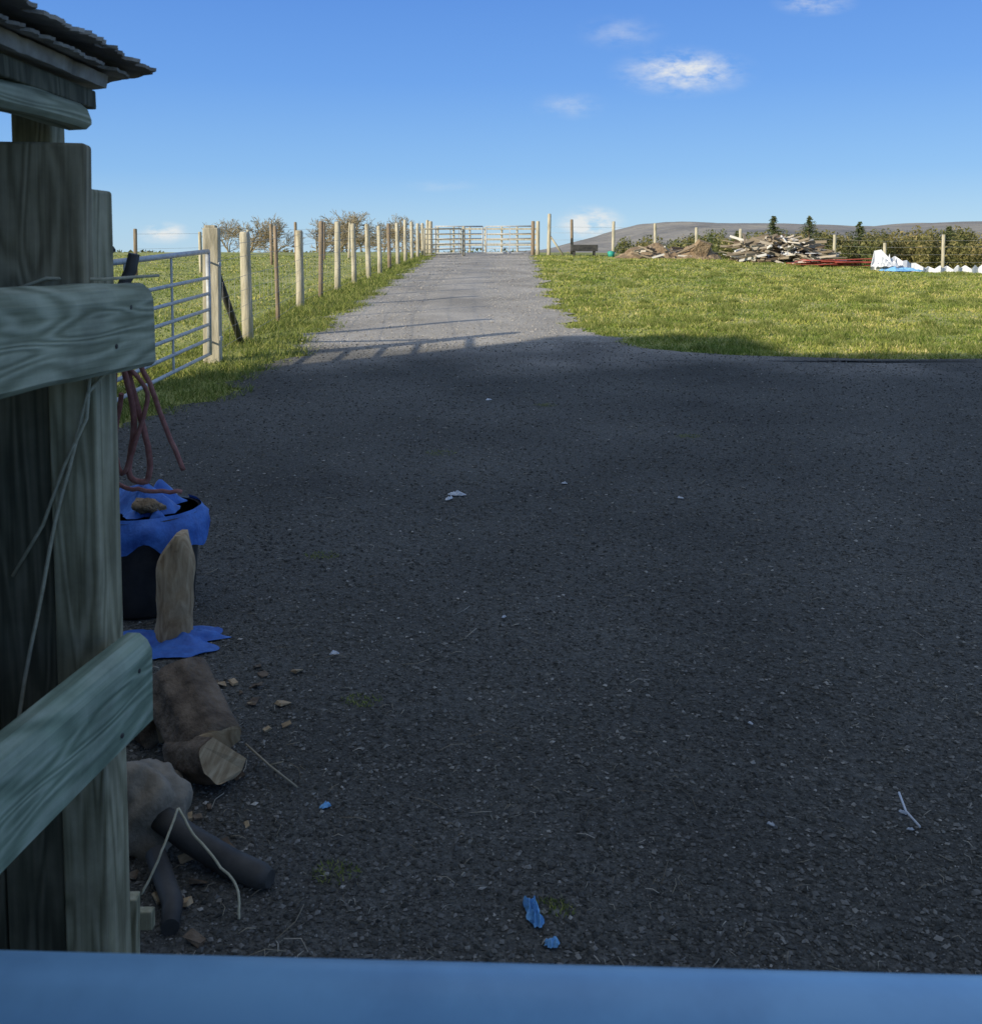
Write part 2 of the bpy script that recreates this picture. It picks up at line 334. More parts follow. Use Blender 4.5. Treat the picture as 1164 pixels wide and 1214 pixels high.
for x,y in((-7.5,30),(-7.1,31.5),(-6.6,33),(-6,35),(-5.4,37),(-4.9,39),(-8.2,27.5),(-9.5,26)):
    post(mb,x,y,1.25+random.uniform(-.1,.3),.05,mi=random.choice((0,1)),lean=.04)
for h in(.3,.7,1.1): mb.tube([(x,y,g(x,y)+h) for x,y in((-9.5,26),(-8.2,27.5),(-7.5,30),(-6.6,33),(-6,35),(-4.9,39))],.003,4,2)
mb.obj('pasture_fence',[M_post,M_postb,M_wire])
mb=MB(); z=g(-3.03,10.55)
mb.box((-3.03,10.55,z+.68),(.18,.18,1.54),Euler((0,.01,.1)),taper=.92)
mb.box((-3.03,10.55,z+1.46),(.12,.12,.035),Euler((0,.01,.1)))
mb.box((-2.93,10.5,z+.25),(.03,.05,.06),mi=1); mb.box((-2.93,10.5,z+1.05),(.03,.05,.06),mi=1)
mb.obj('gate_post',[M_post,M_galv],bevel=.014)
def farm_gate(name,p0,p1,rails,rt=.022,rr=.014,mat=M_galv,stays=(.33,.66),parent=None,lift=0):
    p0=Vector(p0);p1=Vector(p1); mb=MB(); top=rails[-1]; bot=rails[0]
    U=Vector((0,0,1))
    for i,h in enumerate(rails):
        r=rt if h==top else rr
        mb.tube([p0+U*h,p1+U*h],r,10)
    for p in(p0,p1): mb.tube([p+U*(bot-.01),p+U*(top+.01)],rt*.95,10)
    for s in stays:
        q=p0.lerp(p1,s); mb.box(q+U*(bot+top)/2,(.012,.04,top-bot),Euler((0,0,math.atan2(*(p1-p0).xy)*-1)))
    for h in(bot+.12,top-.12): mb.tube([p1+U*h,p1+(p1-p0).normalized()*.1+U*h],.012,8)
    return mb.obj(name,[mat],parent=parent)
farm_gate('metal_field_gate',(-2.98,6.75,g(-3,6.75)),(-3.02,10.38,g(-3,10.4)),[.1,.26,.42,.58,.75,.92,1.2],rt=.026,rr=.018)
farm_gate('metal_field_gate',(-2.3,40.2,g(-2,40)),(-.35,40.5,g(0,40)),[.1,.3,.5,.7,.9,1.2],rt=.03,rr=.02,stays=(.5,))
farm_gate('metal_field_gate',(-.2,40.5,g(0,40)),(1.75,40.2,g(1.7,40)),[.1,.3,.5,.7,.9,1.2],rt=.03,rr=.02,stays=(.5,))
farm_gate('metal_field_gate',(-2.55,37.4,g(-2.5,37.4)),(-1.2,39.0,g(-1.2,39)),[.1,.3,.5,.7,.9,1.1],rt=.028,rr=.02,mat=M_post,stays=(.3,.7))
mb=MB()
post(mb,1.72,40.1,1.4,.08,mi=1); post(mb,1.92,40.1,1.4,.08); post(mb,2.35,39.6,1.7,.075); post(mb,-2.5,40.2,1.4,.09); post(mb,-1.1,39.1,1.2,.06)
mb.tube([(2.95,39.6,g(3,39.6)),(2.4,39.6,g(2.4,39.6)+.8)],.04,8)
mb.obj('gate_posts',[M_post,M_postb])
mb=MB()
fx=[2.35,3.45,5.2,7,8.7,10.4,12.1,13.9,15.7,17.7,19.9,22]
def fcy(x): return 41.5-.35*max(0,x-8)
for i,x in enumerate(fx[1:]):
    post(mb,x,fcy(x),1.32+random.uniform(-.15,.2)-(.1 if i%2 else 0),.065,mi=2 if i==0 else 0)
for h in(.3,.6,.9,1.15): mb.tube([(x,fcy(x),g(x,fcy(x))+h) for x in fx],.004,4,1)
mb.obj('wire_fence',[M_post,M_wire,M_postb])
mb=MB()
for x in np.arange(-2.5,2.2,.75): post(mb,x,46,1.2,.05)
for h in(.35,.6,.85,1.1): mb.box((-.2,45.9,g(0,46)+h),(4.8,.03,.08))
mb.obj('stock_pen_rails',[M_post],bevel=.005)
mb=MB(); x,y=3.75,39.2; z=g(x,y)
mb.box((x,y,z+.22),(1.0,.5,.04)); mb.box((x,y-.25,z+.32),(1.05,.04,.26)); mb.box((x,y+.25,z+.32),(1.05,.04,.26))
mb.box((x-.5,y,z+.32),(.04,.5,.26)); mb.box((x+.5,y,z+.32),(.04,.5,.26))
for a in(-.4,.4):
    for c in(-.2,.2): mb.box((x+a,y+c,z+.08),(.06,.06,.26))
mb.obj('water_trough',[M_black],bevel=.01)
mb=MB(); x,y=4.75,38.5; z=g(x,y)
mb.tube([(x,y,z-.02),(x,y,z+.2),(x,y,z+.24),(x,y,z+.2),(x,y,z+.06)],[.11,.15,.16,.14,.1],16)
mb.obj('plastic_bucket',[M_teal])

# ------------------------------------------------------------------ heaps on the right
mb=MB()
def mound(cx,cy,rx,ry,h,mi=0,n=28):
    b=len(mb.v)
    for i in range(n+1):
        for j in range(n+1):
            u=i/n*2-1;v=j/n*2-1; x=cx+u*rx;y=cy+v*ry; d=math.hypot(u,v)
            q=max(0,1-d)**.8*(1+.8*noise.noise(Vector((x*1.5,y*1.5,0))))
            mb.v.append((x,y,g(x,y)-.03+h*q+.12*noise.noise(Vector((x*4,y*4,2)))*(d<1)))
    for i in range(n):
        for j in range(n):
            a=b+i*(n+1)+j; mb.f.append([a,a+n+1,a+n+2,a+1]); mb.m.append(mi); mb.s.append(False)
mound(6.3,37.5,1.6,1.2,.6); mound(7.7,36.5,1.0,.9,.55)
for i in range(40):
    x=random.uniform(5.4,8.4);y=random.uniform(35.9,37.6)
    mb.box((x,y,g(x,y)+random.uniform(.05,.4)),(random.uniform(.3,.9),.05,.06),Euler((random.uniform(-.5,.5),random.uniform(-.5,.5),random.uniform(-1.2,1.2))),mi=1)
mb.box((7.75,35.9,g(7.7,36)+.42),(.55,.1,.55),Euler((.3,.5,.3)),mi=2,jit=.08)
mb.obj('rubble_heap',[M_soil,M_timber,M_soil])
mb=MB()
for i in range(350):
    t=random.random(); x=8.6+3.0*t; hh=.82*math.sin(math.pi*min(1,(t*.8+.2)))**.5
    y=33.6+random.uniform(-.7,.7); L_=random.uniform(.2,1.6)
    mb.box((x,y,g(x,y)+.05+random.uniform(0,hh)),(L_,random.uniform(.03,.10),random.uniform(.02,.09)),Euler((random.uniform(-.4,.4),random.uniform(-.4,.4),random.gauss(0,.7))),jit=.01)
for i in range(14):
    x=random.uniform(8.8,11.4); y=33.2; mb.crumple((x,y,g(x,y)+random.uniform(.2,.6)),random.uniform(.12,.35),.3,.12,1,6)
mb.obj('timber_pile',[M_timber,M_white])
mb=MB()
for i in range(14):
    x=11.0+random.uniform(-.9,.9);y=31+random.uniform(-.4,.4)
    mb.box((x,y,g(x,y)+.04+.014*i),(random.uniform(1.2,2.3),.5,.02),Euler((random.uniform(-.04,.04),random.uniform(-.04,.04),random.uniform(-.3,.3))))
mb.obj('red_sheet_stack',[M_redp],bevel=.004)
mb=MB()
def jag(x0,x1,y,prof,th=.05):
    n=len(prof); b=len(mb.v)
    for i,h in enumerate(prof):
        x=x0+(x1-x0)*i/(n-1); z=g(x,y)
        for dy in(0,th):
            mb.v.append((x,y+dy+.1*math.sin(i*1.7),z)); mb.v.append((x+random.uniform(-.02,.02),y+dy+.1*math.sin(i*1.7),z+h))
    for i in range(n-1):
        a=b+i*4; c=a+4
        for q in((a,c,c+1,a+1),(a+2,a+3,c+3,c+2),(a+1,c+1,c+3,a+3)): mb.f.append(list(q)); mb.m.append(0); mb.s.append(False)
jag(11.25,12.9,28.8,[.12,.58,.62,.42,.36,.44,.30,.33,.24,.26,.14,.12])
jag(12.6,14.7,28.2,[.1,.17,.1,.2,.12,.2,.1,.22,.13,.22,.12,.24,.15,.3,.62,.2,.16])
mb.crumple((12.0,28.4,g(12,28.4)),.7,.25,.13,1,10)
mb.crumple((11.6,28.6,g(11.6,28.6)+.1),.4,.25,.3,0,10)
mb.obj('white_plastic_barrier',[M_white,M_ragblue])

# ------------------------------------------------------------------ distant
px=np.array([-3500,-900,0,150,300,360,420,480,560,640,720,820,920,1050,1160,1300,1500,1900,2500,4000.])
ph=np.array([0,0,2,10,48,66,82,88,82,84,82,78,74,74,82,88,90,80,70,30.])
hx=np.arange(-3000,4000,20.); hr=np.interp(hx,px,ph)
hr=np.array([h*(1+.05*noise.noise(Vector((x*.01,0,0))))+1.5*noise.noise(Vector((x*.03,3,0))) for x,h in zip(hx,hr)])
ht=np.linspace(0,1,40)
HX=np.repeat(hx[None],40,0); HY=1300+1500*ht[:,None]+0*HX
HZ=-8+(hr[None]+8)*np.sin(ht[:,None]*math.pi/2)**1.3
HZ+=np.array([[4*noise.noise(Vector((x*.006,y*.006,0))) for x in hx] for y in (1300+1500*ht)])*np.sin(ht*math.pi)[:,None]
grid('hills',HX,HY,HZ,M_hill)

def leafmass(name,centers,n,mat,size,parent=None):
    C=np.array(centers); w=C[:,3]*C[:,5]; idx=rng.choice(len(C),n,p=w/w.sum())
    d=rng.normal(size=(n,3)); d/=np.linalg.norm(d,axis=1)[:,None]; d*=(rng.random((n,1))**.45)
    P=C[idx,:3]+d*C[idx,3:6]
    e=rng.normal(size=(n,3,3))*size
    V=P[:,None,:]+e
    return npmesh(name,V.reshape(-1,3),np.arange(n*3).reshape(-1,3),mat,parent=parent)
cs=[]
for i in range(250):
    x=19+78*random.random(); y=115+random.uniform(-6,25)
    z=g(x,y); top=1.57+y/1150*random.choice((12,16,19,22,25,29))*(.75 if x<28 else 1)*(1.12 if x>54 else 1); h=top-z
    cs.append((x,y,z+h*.5,random.uniform(.7,2.0),1.5,h*.5))
leafmass('hedgerow',cs,140000,M_hedge,.14)
cs=[]
for i in range(200):
    x=random.uniform(-190,230); y=random.uniform(300,330); z=g(x,y); h=random.uniform(2,6.0); cs.append((x,y,z+h*.5,random.uniform(4,9),3,h*.55))
leafmass('distant_woodland',cs,40000,M_hedge,.5)

def bare_tree(x,y,h,seed,spread=1.0):
    random.seed(seed); mb=MB()
    def br(p,d,L,r,dep):
        n=2; pts=[p]; q=p.copy(); dd=d.copy()
        for i in range(n):
            dd=(dd+Vector([random.uniform(-.18,.18) for _ in range(3)])+Vector((0,0,.05))).normalized(); q=q+dd*L/n; pts.append(q.copy())
        mb.tube(pts,[max(.024,r*(1-.4*i/n)) for i in range(n+1)],5 if dep<2 else 3,cap=False)
        if dep>=6: return
        k=3 if dep else 4
        for i in range(k):
            s=random.uniform(.35,1) if i else 1
            o=pts[min(n,int(s*n+.5))]
            ax=Vector([random.uniform(-1,1) for _ in range(3)])
            nd=(dd+ax*.8*spread).normalized(); nd.z=max(nd.z,-.1)
            br(o,nd,L*random.uniform(.66,.82),r*.62,dep+1)
    br(Vector((x,y,g(x,y)-.2)),Vector((0,0,1)),h*.27,h*.02,0)
    return mb.obj('bare_tree',[M_twig])
for i,(u,y,h) in enumerate([(-.250,135,9.6),(-.222,140,9.4),(-.158,125,9.2),(-.135,130,9.6),(-.112,140,9.8),(-.090,150,10.6),(-.18,150,9.8),(-.27,150,9.2),(-.068,160,10.8),(-.148,150,10.6)]):
    bare_tree(u*y,y,h,20+i,1.15)
random.seed(99)
def pine(x,y,h,w,seed):
    random.seed(seed); mb=MB(); z=g(x,y)
    mb.tube([(x,y,z-.2),(x+.05,y,z+h*.5),(x,y,z+h*.98)],[h*.028,h*.018,.02],7,cap=False)
    for i in range(110):
        t=(i/110)**.85; zz=z+h*(.12+.86*t)+random.uniform(-.1,.1); R=w*(1-t)**.85*random.uniform(.4,1.25)+.12
        a=random.uniform(0,6.28)
        for j in range(12):
            s=(j+1)/12; dz=.32*R*s-.25*R*s*s+random.uniform(-.05,.05)
            c=Vector((x+math.cos(a)*R*s,y+math.sin(a)*R*s,zz+dz))
            for q in range(2):
                b=len(mb.v); sz=.07+.07*(1-s)
                for _ in range(3): mb.v.append(tuple(c+Vector((random.gauss(0,sz),random.gauss(0,sz),random.gauss(0,sz*.6)))))
                mb.f.append([b,b+1,b+2]); mb.m.append(1); mb.s.append(False)
    return mb.obj('pine_tree',[M_bark,M_pine])
pine(.290*110,110,6.3,3.0,1); pine(.326*112,112,6.3,3.3,2); pine(.378*115,115,5.8,3.2,3); pine(.252*150,150,6.3,2.8,4); pine(.47*118,118,5.5,2.8,5)
random.seed(5)

# ------------------------------------------------------------------ shed corner on the left
shed=empty('wooden_shed')
def sbox(name,lo,hi,mat,bev=.004,rz=0,tilt=None):
    lo=Vector(lo);hi=Vector(hi); c=(lo+hi)/2; s=hi-lo
    mb=MB(); mb.box((0,0,0),s,jit=.0015)
    return mb.obj(name,[mat],parent=shed,bevel=bev,loc=c,rot=tilt or (0,0,rz))
gb=-.02
sbox('post',(-.73,1.585,gb),(-.652,1.685,1.675),M_shpost,.006)
sbox('post_rear',(-.812,1.66,gb),(-.745,1.72,1.86),M_shpost,.005)
sbox('upper_plank',(-.90,1.535,1.40),(-.643,1.575,1.745),M_plank,.006,tilt=(0,.02,.04))
for i in range(9):
    x1=-.735-.105*i
    sbox('wall_board_%d'%(i+1),(x1-.1,1.60+.004*(i%2),gb),(x1,1.625+.004*(i%2),1.55),M_dark,.003)
sbox('near_post',(-.80,.72,gb),(-.715,.80,1.9),M_shpost,.006)
def rail(name,y0,y1,z0,z1,mat,th=.045,xo=0):
    d=Vector((.12,1,0)).normalized(); L=(y1-y0)/d.y
    n=40; mb=MB()
    H=z1-z0
    prof=[(-th/2,-H/2),(th/2-.008,-H/2),(th/2,-H/2+.008),(th/2,H/2-.03),(th/2-.006,H/2-.012),(th/2-.02,H/2-.001),(-th/2+.01,H/2),(-th/2,H/2-.01)]
    for i in range(n+1):
        t=i/n*L-L/2
        for a,c in prof:
            w=.004*noise.noise(Vector((t*9,a*20,c*9+z0)))
            mb.v.append((t+(.006*noise.noise(Vector((c*40,a*40,z0))) if i in(0,n) else 0),-(a+w),c+w+.005*math.sin(t*4+z0)))
    k=len(prof)
    for i in range(n):
        for j in range(k):
            mb.f.append([i*k+j,(i+1)*k+j,(i+1)*k+(j+1)%k,i*k+(j+1)%k]); mb.m.append(0); mb.s.append(False)
    mb.f.append(list(range(k))); mb.m.append(0); mb.s.append(False)
    mb.f.append([n*k+j for j in range(k)][::-1]); mb.m.append(0); mb.s.append(False)
    ym=(y0+y1)/2; xm=-.60+.12*(ym-1.63)-th/2+xo
    return mb.obj(name,[mat],parent=shed,bevel=.003,loc=(xm,ym,(z0+z1)/2),rot=(0,0,math.atan2(d.y,d.x)))
rail('upper_rail',.6,1.69,1.375,1.52,M_rail,xo=.008)
rail('lower_rail',.6,1.61,.765,.925,M_rail2,th=.05,xo=.026)
rail('top_rail',.6,1.62,1.775,1.82,M_rail,th=.04,xo=-.055)
mb=MB()
for yv,zv in((1.56,.88),(1.50,.80),(1.6,1.48),(1.55,1.42)):
    xo=-.60+.12*(yv-1.63)+(.026 if zv<1 else .008)
    mb.tube([(xo-.01,yv,zv),(xo+.0025,yv,zv)],.004,8)
mb.obj('nails',[M_black],parent=shed)
def roofsheet(name,z0,ext,out,seed,slope=0,th=.007,rag=1.0,wav=.004):
    ny,nx=220,40
    Xr=np.zeros((nx,ny));Yr=Xr.copy();Zr=Xr.copy()
    for i in range(nx):
        t=(i/(nx-1))**1.5*1.1
        for j in range(ny):
            s=j/(ny-1); ye=ext+min(t,.2)*1.3
            yv=.5+(ye-.5)*s+(.03*rag*noise.noise(Vector((t*14,seed,0))) if j>ny-4 else 0)
            w=max(0,1-i/4)*rag
            notch=-.03 if noise.noise(Vector((yv*16,seed,5)))>.32 else 0
            eo=(.012*noise.noise(Vector((yv*7,seed,1)))+.012*noise.noise(Vector((yv*45,seed,1)))+.010*noise.noise(Vector((yv*110,seed,1)))+notch*.5)*w
            Xr[i,j]=out-t+eo; Yr[i,j]=yv
            Zr[i,j]=z0+.16*t+slope*(yv-1.78)+wav*noise.noise(Vector((t*5,yv*4,seed)))
    o=grid(name,Xr,Yr,Zr,M_roof); o.parent=shed
    o.data.polygons.foreach_set('use_smooth',[False]*len(o.data.polygons))
    sm=o.modifiers.new('Solid','SOLIDIFY'); sm.thickness=th
roofsheet('roof_board',1.878,1.72,-.668,3,.0,.022,.15,.002)
roofsheet('roof_felt_lower',1.886,1.76,-.640,14,.012,.005,1,.006)
roofsheet('roof_felt_upper',1.900,1.79,-.612,8,-.02,.006,1.2,.012)
sbox('roof_purlin',(-.76,.6,1.82),(-.69,1.72,1.852),M_dark,.003)
mb=MB()
tw=[Vector((-.61,1.70,1.385)),Vector((-.638,1.60,1.372))]
for i in range(1,14): tw.append(Vector((-.645-.012*i,1.572,1.372-.034*i-.0012*i*i+.006*math.sin(i*1.3))))
mb.tube(tw,.0032,6)
mb.tube([(-.655,1.575,1.37),(-.66,1.57,1.30),(-.70,1.572,1.22),(-.74,1.575,1.12),(-.80,1.59,1.03)],.003,6)
mb.tube([(-.585,1.71,1.53),(-.63,1.575,1.527),(-.70,1.53,1.53),(-.78,1.52,1.50)],.003,6)
mb.tube([(-.70,1.36,1.79),(-.69,1.42,1.797),(-.71,1.50,1.79)],.002,6)
mb.obj('baler_twine',[M_twine],parent=shed)
mb=MB()
def rope(pts,r=.006):
    P=[]
    pts=[Vector(p) for p in pts]
    for i in range(len(pts)-1):
        p0=pts[max(i-1,0)];p1=pts[i];p2=pts[i+1];p3=pts[min(i+2,len(pts)-1)]
        for k in range(6):
            t=k/6
            P.append(.5*((2*p1)+(p2-p0)*t+(2*p0-5*p1+4*p2-p3)*t*t+(3*p1-p0-3*p2+p3)*t**3)+Vector((0,random.uniform(-.002,.002),random.uniform(-.002,.002))))
    P.append(pts[-1]); mb.tube(P,r,7)
rope([(-.68,1.8,1.40),(-.66,1.85,1.33),(-.64,1.88,1.24),(-.61,1.9,1.14)],.005)
rope([(-.69,1.8,1.38),(-.69,1.86,1.25),(-.71,1.88,1.14),(-.68,1.89,1.12),(-.67,1.88,1.18),(-.685,1.86,1.28),(-.69,1.82,1.38)],.006)
rope([(-.70,1.8,1.36),(-.745,1.88,1.18),(-.75,1.9,1.12),(-.70,1.9,1.10),(-.62,1.92,1.09)],.0045)
rope([(-.71,1.85,1.3),(-.76,1.9,1.1),(-.77,1.92,.98)],.005)
rope([(-.69,1.82,1.36),(-.66,1.85,1.30),(-.69,1.86,1.20),(-.72,1.87,1.14),(-.74,1.88,1.20)],.0045)
mb.obj('red_rope_halter',[M_red])
mb=MB()
mb.tube([(-.80,1.78,1.50),(-.76,1.8,1.535),(-.715,1.84,1.58)],.009,8); mb.tube([(-.70,1.76,1.46),(-.68,1.78,1.50),(-.668,1.8,1.535),(-.66,1.8,1.568)],[.009,.011,.012,.011],8)
mb.tube([(-.70,1.76,1.46),(-.74,1.74,.03)],.012,8)
mb.obj('tool_handle',[M_black])
mb=MB(); x,y=-1.40,3.85; z=g(x,y)
mb.tube([(x,y,z),(x,y,z+.02),(x,y,z+.38),(x,y,z+.395),(x,y,z+.395),(x,y,z+.05)],[.17,.19,.222,.23,.212,.17],28)
mb.crumple((x-.02,y-.02,z+.36),.21,.21,.10,1,26,fr=5,smooth=True)
n=40; b=len(mb.v)
for i in range(n+1):
    a=-2.2+3.2*i/n
    for j in range(6):
        rr=.222+.016*min(j,2)+.010*noise.noise(Vector((a*3,j*.5,3))); dep=.016+.02*(.5+noise.noise(Vector((a*2,1,7))))
        mb.v.append((x+rr*math.cos(a),y+rr*math.sin(a),z+.408-dep*j))
for i in range(n):
    for j in range(5):
        q=b+i*6+j; mb.f.append([q,q+6,q+7,q+1]); mb.m.append(1); mb.s.append(True)
mb.blob((x+.06,y-.12,z+.44),(.06,.04,.03),2,.3,2,14,8)
mb.obj('feed_bin',[M_black,M_blue,M_soil])
mb=MB(); n=16
x,y=-1.18,3.5; z=g(x,y)
for i in range(n+1):
    t=i/n; w=.07*(1 if t<.72 else max(.25,math.cos((t-.72)/.28*math.pi/2*.85)))*(1+.12*noise.noise(Vector((t*5,0,0))))
    cx=x+.025*t+.006*math.sin(t*7); cy=y+.06*t; zz=z-.02+.42*t
    for a in np.linspace(0,math.pi,9): mb.v.append((cx-w*math.cos(a),cy-.015-.045*math.sin(a)*(1+.3*noise.noise(Vector((a*3,t*8,4)))),zz))
    for s in(.6,-.6): mb.v.append((cx+w*s,cy+.03,zz))
k=11
for i in range(n):
    for j in range(k): mb.f.append([i*k+j,i*k+(j+1)%k,(i+1)*k+(j+1)%k,(i+1)*k+j]); mb.m.append(0); mb.s.append(True)
mb.f.append([n*k+j for j in range(k)]); mb.m.append(0); mb.s.append(False)
mb.obj('split_log',[M_cut])
mb=MB(); x,y=-1.22,3.46; mb.crumple((x,y,g(x,y)+.008),.27,.15,.045,0,26,rot=.1,fr=5,smooth=True); mb.obj('blue_plastic_sheet',[M_blue])
def log(name,p0,p1,r,jit=.05):
    p0=Vector(p0);p1=Vector(p1); mb=MB(); n=7
    mb.tube([p0.lerp(p1,i/n)+Vector([random.uniform(-.004,.004) for _ in range(3)]) for i in range(n+1)],[r*(1+.05*math.sin(i*1.9)) for i in range(n+1)],20,0,cap=True,jit=jit)
    d=(p1-p0).normalized(); mb.tube([p1,p1+d*.003],r*.9,20,1); mb.tube([p0,p0-d*.003],r*.9,20,1)
    return mb.obj(name,[M_bark,M_cut])
def halflog(name,c,r,L,rot):
    mb=MB(); n=40; m=8
    prof=[(r*math.cos(a)*(1+.08*math.sin(a*5)),r*math.sin(a)*(1+.06*math.sin(a*7+1))) for a in np.linspace(-.35,math.pi+.35,n)]
    for k in range(m+1):
        t=k/m*2-1
        for p in prof:
            q=1+.06*noise.noise(Vector((t*2,p[0]*20,p[1]*20)))
            mb.v.append((t*L/2+(.02*noise.noise(Vector((p[0]*18,p[1]*18,t))) if k in(0,m) else 0),p[0]*q,p[1]*q))
    for k in range(m):
        for i in range(n-1): mb.f.append([k*n+i,k*n+i+1,(k+1)*n+i+1,(k+1)*n+i]); mb.m.append(0); mb.s.append(True)
        mb.f.append([k*n,(k+1)*n,(k+2)*n-1,(k+1)*n-1]); mb.m.append(1); mb.s.append(False)
    mb.f.append(list(range(n))[::-1]); mb.m.append(1); mb.s.append(False)
    mb.f.append([m*n+i for i in range(n)]); mb.m.append(1); mb.s.append(False)
    return mb.obj(name,[M_bark,M_cut],loc=c,rot=rot)
halflog('cut_log',(-.87,2.76,.21),.095,.30,(.5,.35,-.95))
halflog('cut_log',(-.80,2.62,.17),.07,.20,(2.3,-.3,-.7))
log('cut_log',(-1.25,3.1,.19),(-.98,2.8,.16),.075)
mb=MB(); mb.blob((-.87,2.36,.15),(.11,.10,.13),0,.22,1.6,40,26); mb.blob((-.93,2.5,.10),(.1,.09,.10),0,.2,1.3,30,20); mb.obj('field_stone',[M_rock])
mb=MB()
mb.tube([(-.86,2.32,.20),(-.74,2.27,.15),(-.62,2.22,.115),(-.54,2.18,.11),(-.515,2.17,.11)],[.030,.031,.032,.030,.02],16)
mb.tube([(-.80,2.22,.14),(-.72,2.1,.1),(-.70,2.02,.10)],[.024,.024,.02],12)
mb.obj('black_pipe',[M_black])
mb=MB()
rope([(-.75,2.24,.24),(-.70,2.20,.20),(-.63,2.14,.17),(-.575,2.10,.14),(-.56,2.06,.09)],.003)
rope([(-.75,2.24,.24),(-.76,2.15,.19),(-.79,2.1,.12)],.003)
mb.obj('old_rope',[M_twine])
mb=MB()
mb.box((-.735,1.88,.13),(.034,.03,.28),Euler((0,.03,.1))); mb.box((-.775,1.89,.12),(.034,.03,.30),Euler((0,-.02,0))); mb.box((-.75,1.91,.2),(.11,.02,.04))
mb.obj('short_stake',[M_shpost],bevel=.003)
mb=MB(); mb.tube([(-.70,2.68,.17),(-.62,2.62,.14),(-.53,2.56,.11)],.003,6); mb.tube([(-.62,2.62,.14),(-.58,2.62,.15)],.002,5); mb.obj('twig',[M_straw])
# wood chips and bark scraps around the stacked logs
mb=MB()
for i in range(90):
    x=random.uniform(-1.15,-.62); y=random.uniform(1.95,3.3); s=random.uniform(.008,.028)
    mb.box((x,y,g(x,y)+.014),(s*1.6,s,.006),Euler((random.uniform(-.4,.4),random.uniform(-.4,.4),random.uniform(0,3))),mi=random.choice((0,1)),jit=s*.2)
mb.obj('wood_chips',[M_bark,M_cut])

# ------------------------------------------------------------------ blue gate right at the camera
mb=MB()
A=Vector((-.62,.607,0));B=Vector((2.4,.505,0))
for h,r in((1.078,.034),(.88,.018),(.70,.018),(.53,.018),(.37,.018),(.22,.018),(.08,.022)):
    mb.tube([A+Vector((0,0,h)),A.lerp(B,.3)+Vector((0,0,h-.001)),A.lerp(B,.6)+Vector((0,0,h)),B+Vector((0,0,h))],r,28)
for p in(A,B,A.lerp(B,.33),A.lerp(B,.66)): mb.tube([p+Vector((0,0,.08)),p+Vector((0,0,1.07))],.017,14)
mb.obj('blue_metal_gate',[M_gateblue])
mb=MB(); mb.box((2.55,.5,.7),(.15,.15,1.5),taper=.96); mb.box((2.55,.5,1.46),(.11,.11,.03)); mb.obj('gate_post',[M_post],bevel=.012)

# ------------------------------------------------------------------ barn behind / left of the viewpoint
barn=empty('farm_barn')
EV=5.85
def wallbox(name,lo,hi,mat,bev=0):
    lo=Vector(lo);hi=Vector(hi); mb=MB(); mb.box((lo+hi)/2,hi-lo); mb.obj(name,[mat],parent=barn,bevel=bev)
wallbox('main_walls',(-12.3,-12,-.6),(-1.1,.9,2.2),M_brick)
wallbox('main_cladding',(-12.28,-12.03,2.2),(-1.07,.93,EV-.02),M_clad)
mb=MB()
for k,(ya,yb,za,zb) in enumerate([(1.05,-5.5,EV,EV+1.5),(-5.5,-12.2,EV+1.5,EV)]):
    b=len(mb.v); xsr=np.linspace(-12.28,-.95,160)
    for xx in xsr:
        o=.02*math.sin(xx*2*math.pi/.3)
        mb.v.append((xx,ya,za+o+.02)); mb.v.append((xx,yb,zb+o+.02))
    for i in range(159): mb.f.append([b+2*i,b+2*i+1,b+2*i+3,b+2*i+2]); mb.m.append(0); mb.s.append(True)
mb.obj('roof',[M_roof],parent=barn)
mb=MB()
for xx in(-12.2,-1.1):
    b=len(mb.v); mb.v+=[(xx,.9,EV-.02),(xx,-12,EV-.02),(xx,-5.5,EV+1.48)]; mb.f.append([b,b+1,b+2]); mb.m.append(0); mb.s.append(False)
mb.obj('gables',[M_clad],parent=barn)
wallbox('tall_bay',(-14.5,-6,-.6),(-12.32,.9,6.6),M_clad)
wallbox('tall_bay_roof',(-14.6,-6.1,6.6),(-12.31,1.0,6.85),M_roof,.03)
for i,xx in enumerate((-10.5,-6.5,-3.0)):
    wallbox('window_frame_%d'%(i+1),(xx-.5,.9,1.0),(xx+.5,.94,1.9),M_white,.005)
    wallbox('window_glass_%d'%(i+1),(xx-.44,.94,1.06),(xx+.44,.945,1.84),M_black)
wallbox('door',(-8.9,.9,-.1),(-7.9,.95,2.0),M_redp,.005)

# ------------------------------------------------------------------ litter in the yard
n=2600; y=1.7*(14/1.7)**rng.random(n); x=(rng.random(n)*2-1)*.75*y; k=(x>le(y))&(x<re(y)); mb=MB()
for a,b in zip(x[k],y[k]):
    L_=random.uniform(.004,.022)*(2.8 if random.random()<.08 else 1); an=random.uniform(0,6.28); z=g(a,b)+.013
    c=random.uniform(-.5,.5)*L_
    mb.tube([(a-math.cos(an)*L_,b-math.sin(an)*L_,z),(a+c*math.sin(an),b-c*math.cos(an),z+.004),(a+math.cos(an)*L_,b+math.sin(an)*L_,z)],.0008+.0002*b*random.random(),3)
mb.obj('straw_litter',[M_straw])
mb=MB()
for a,b,s in((-.19,5.38,.06),(-.23,5.3,.035),(-.02,8.2,.03),(.43,5.6,.02),(1.08,2.45,.012),(1.07,2.38,.01),(-.56,3.38,.02),(.72,2.4,.012),(1.05,5.3,.02),(.05,3.7,.012),(.8,2.9,.01)):
    mb.crumple((a,b,g(a,b)+.012),s,s*.35,s*.35,0,6,rot=random.uniform(-1,1))
mb.tube([(1.09,2.5,.13),(1.075,2.42,.125),(1.085,2.36,.12)],.003,5)
mb.obj('paper_scrap',[M_white])
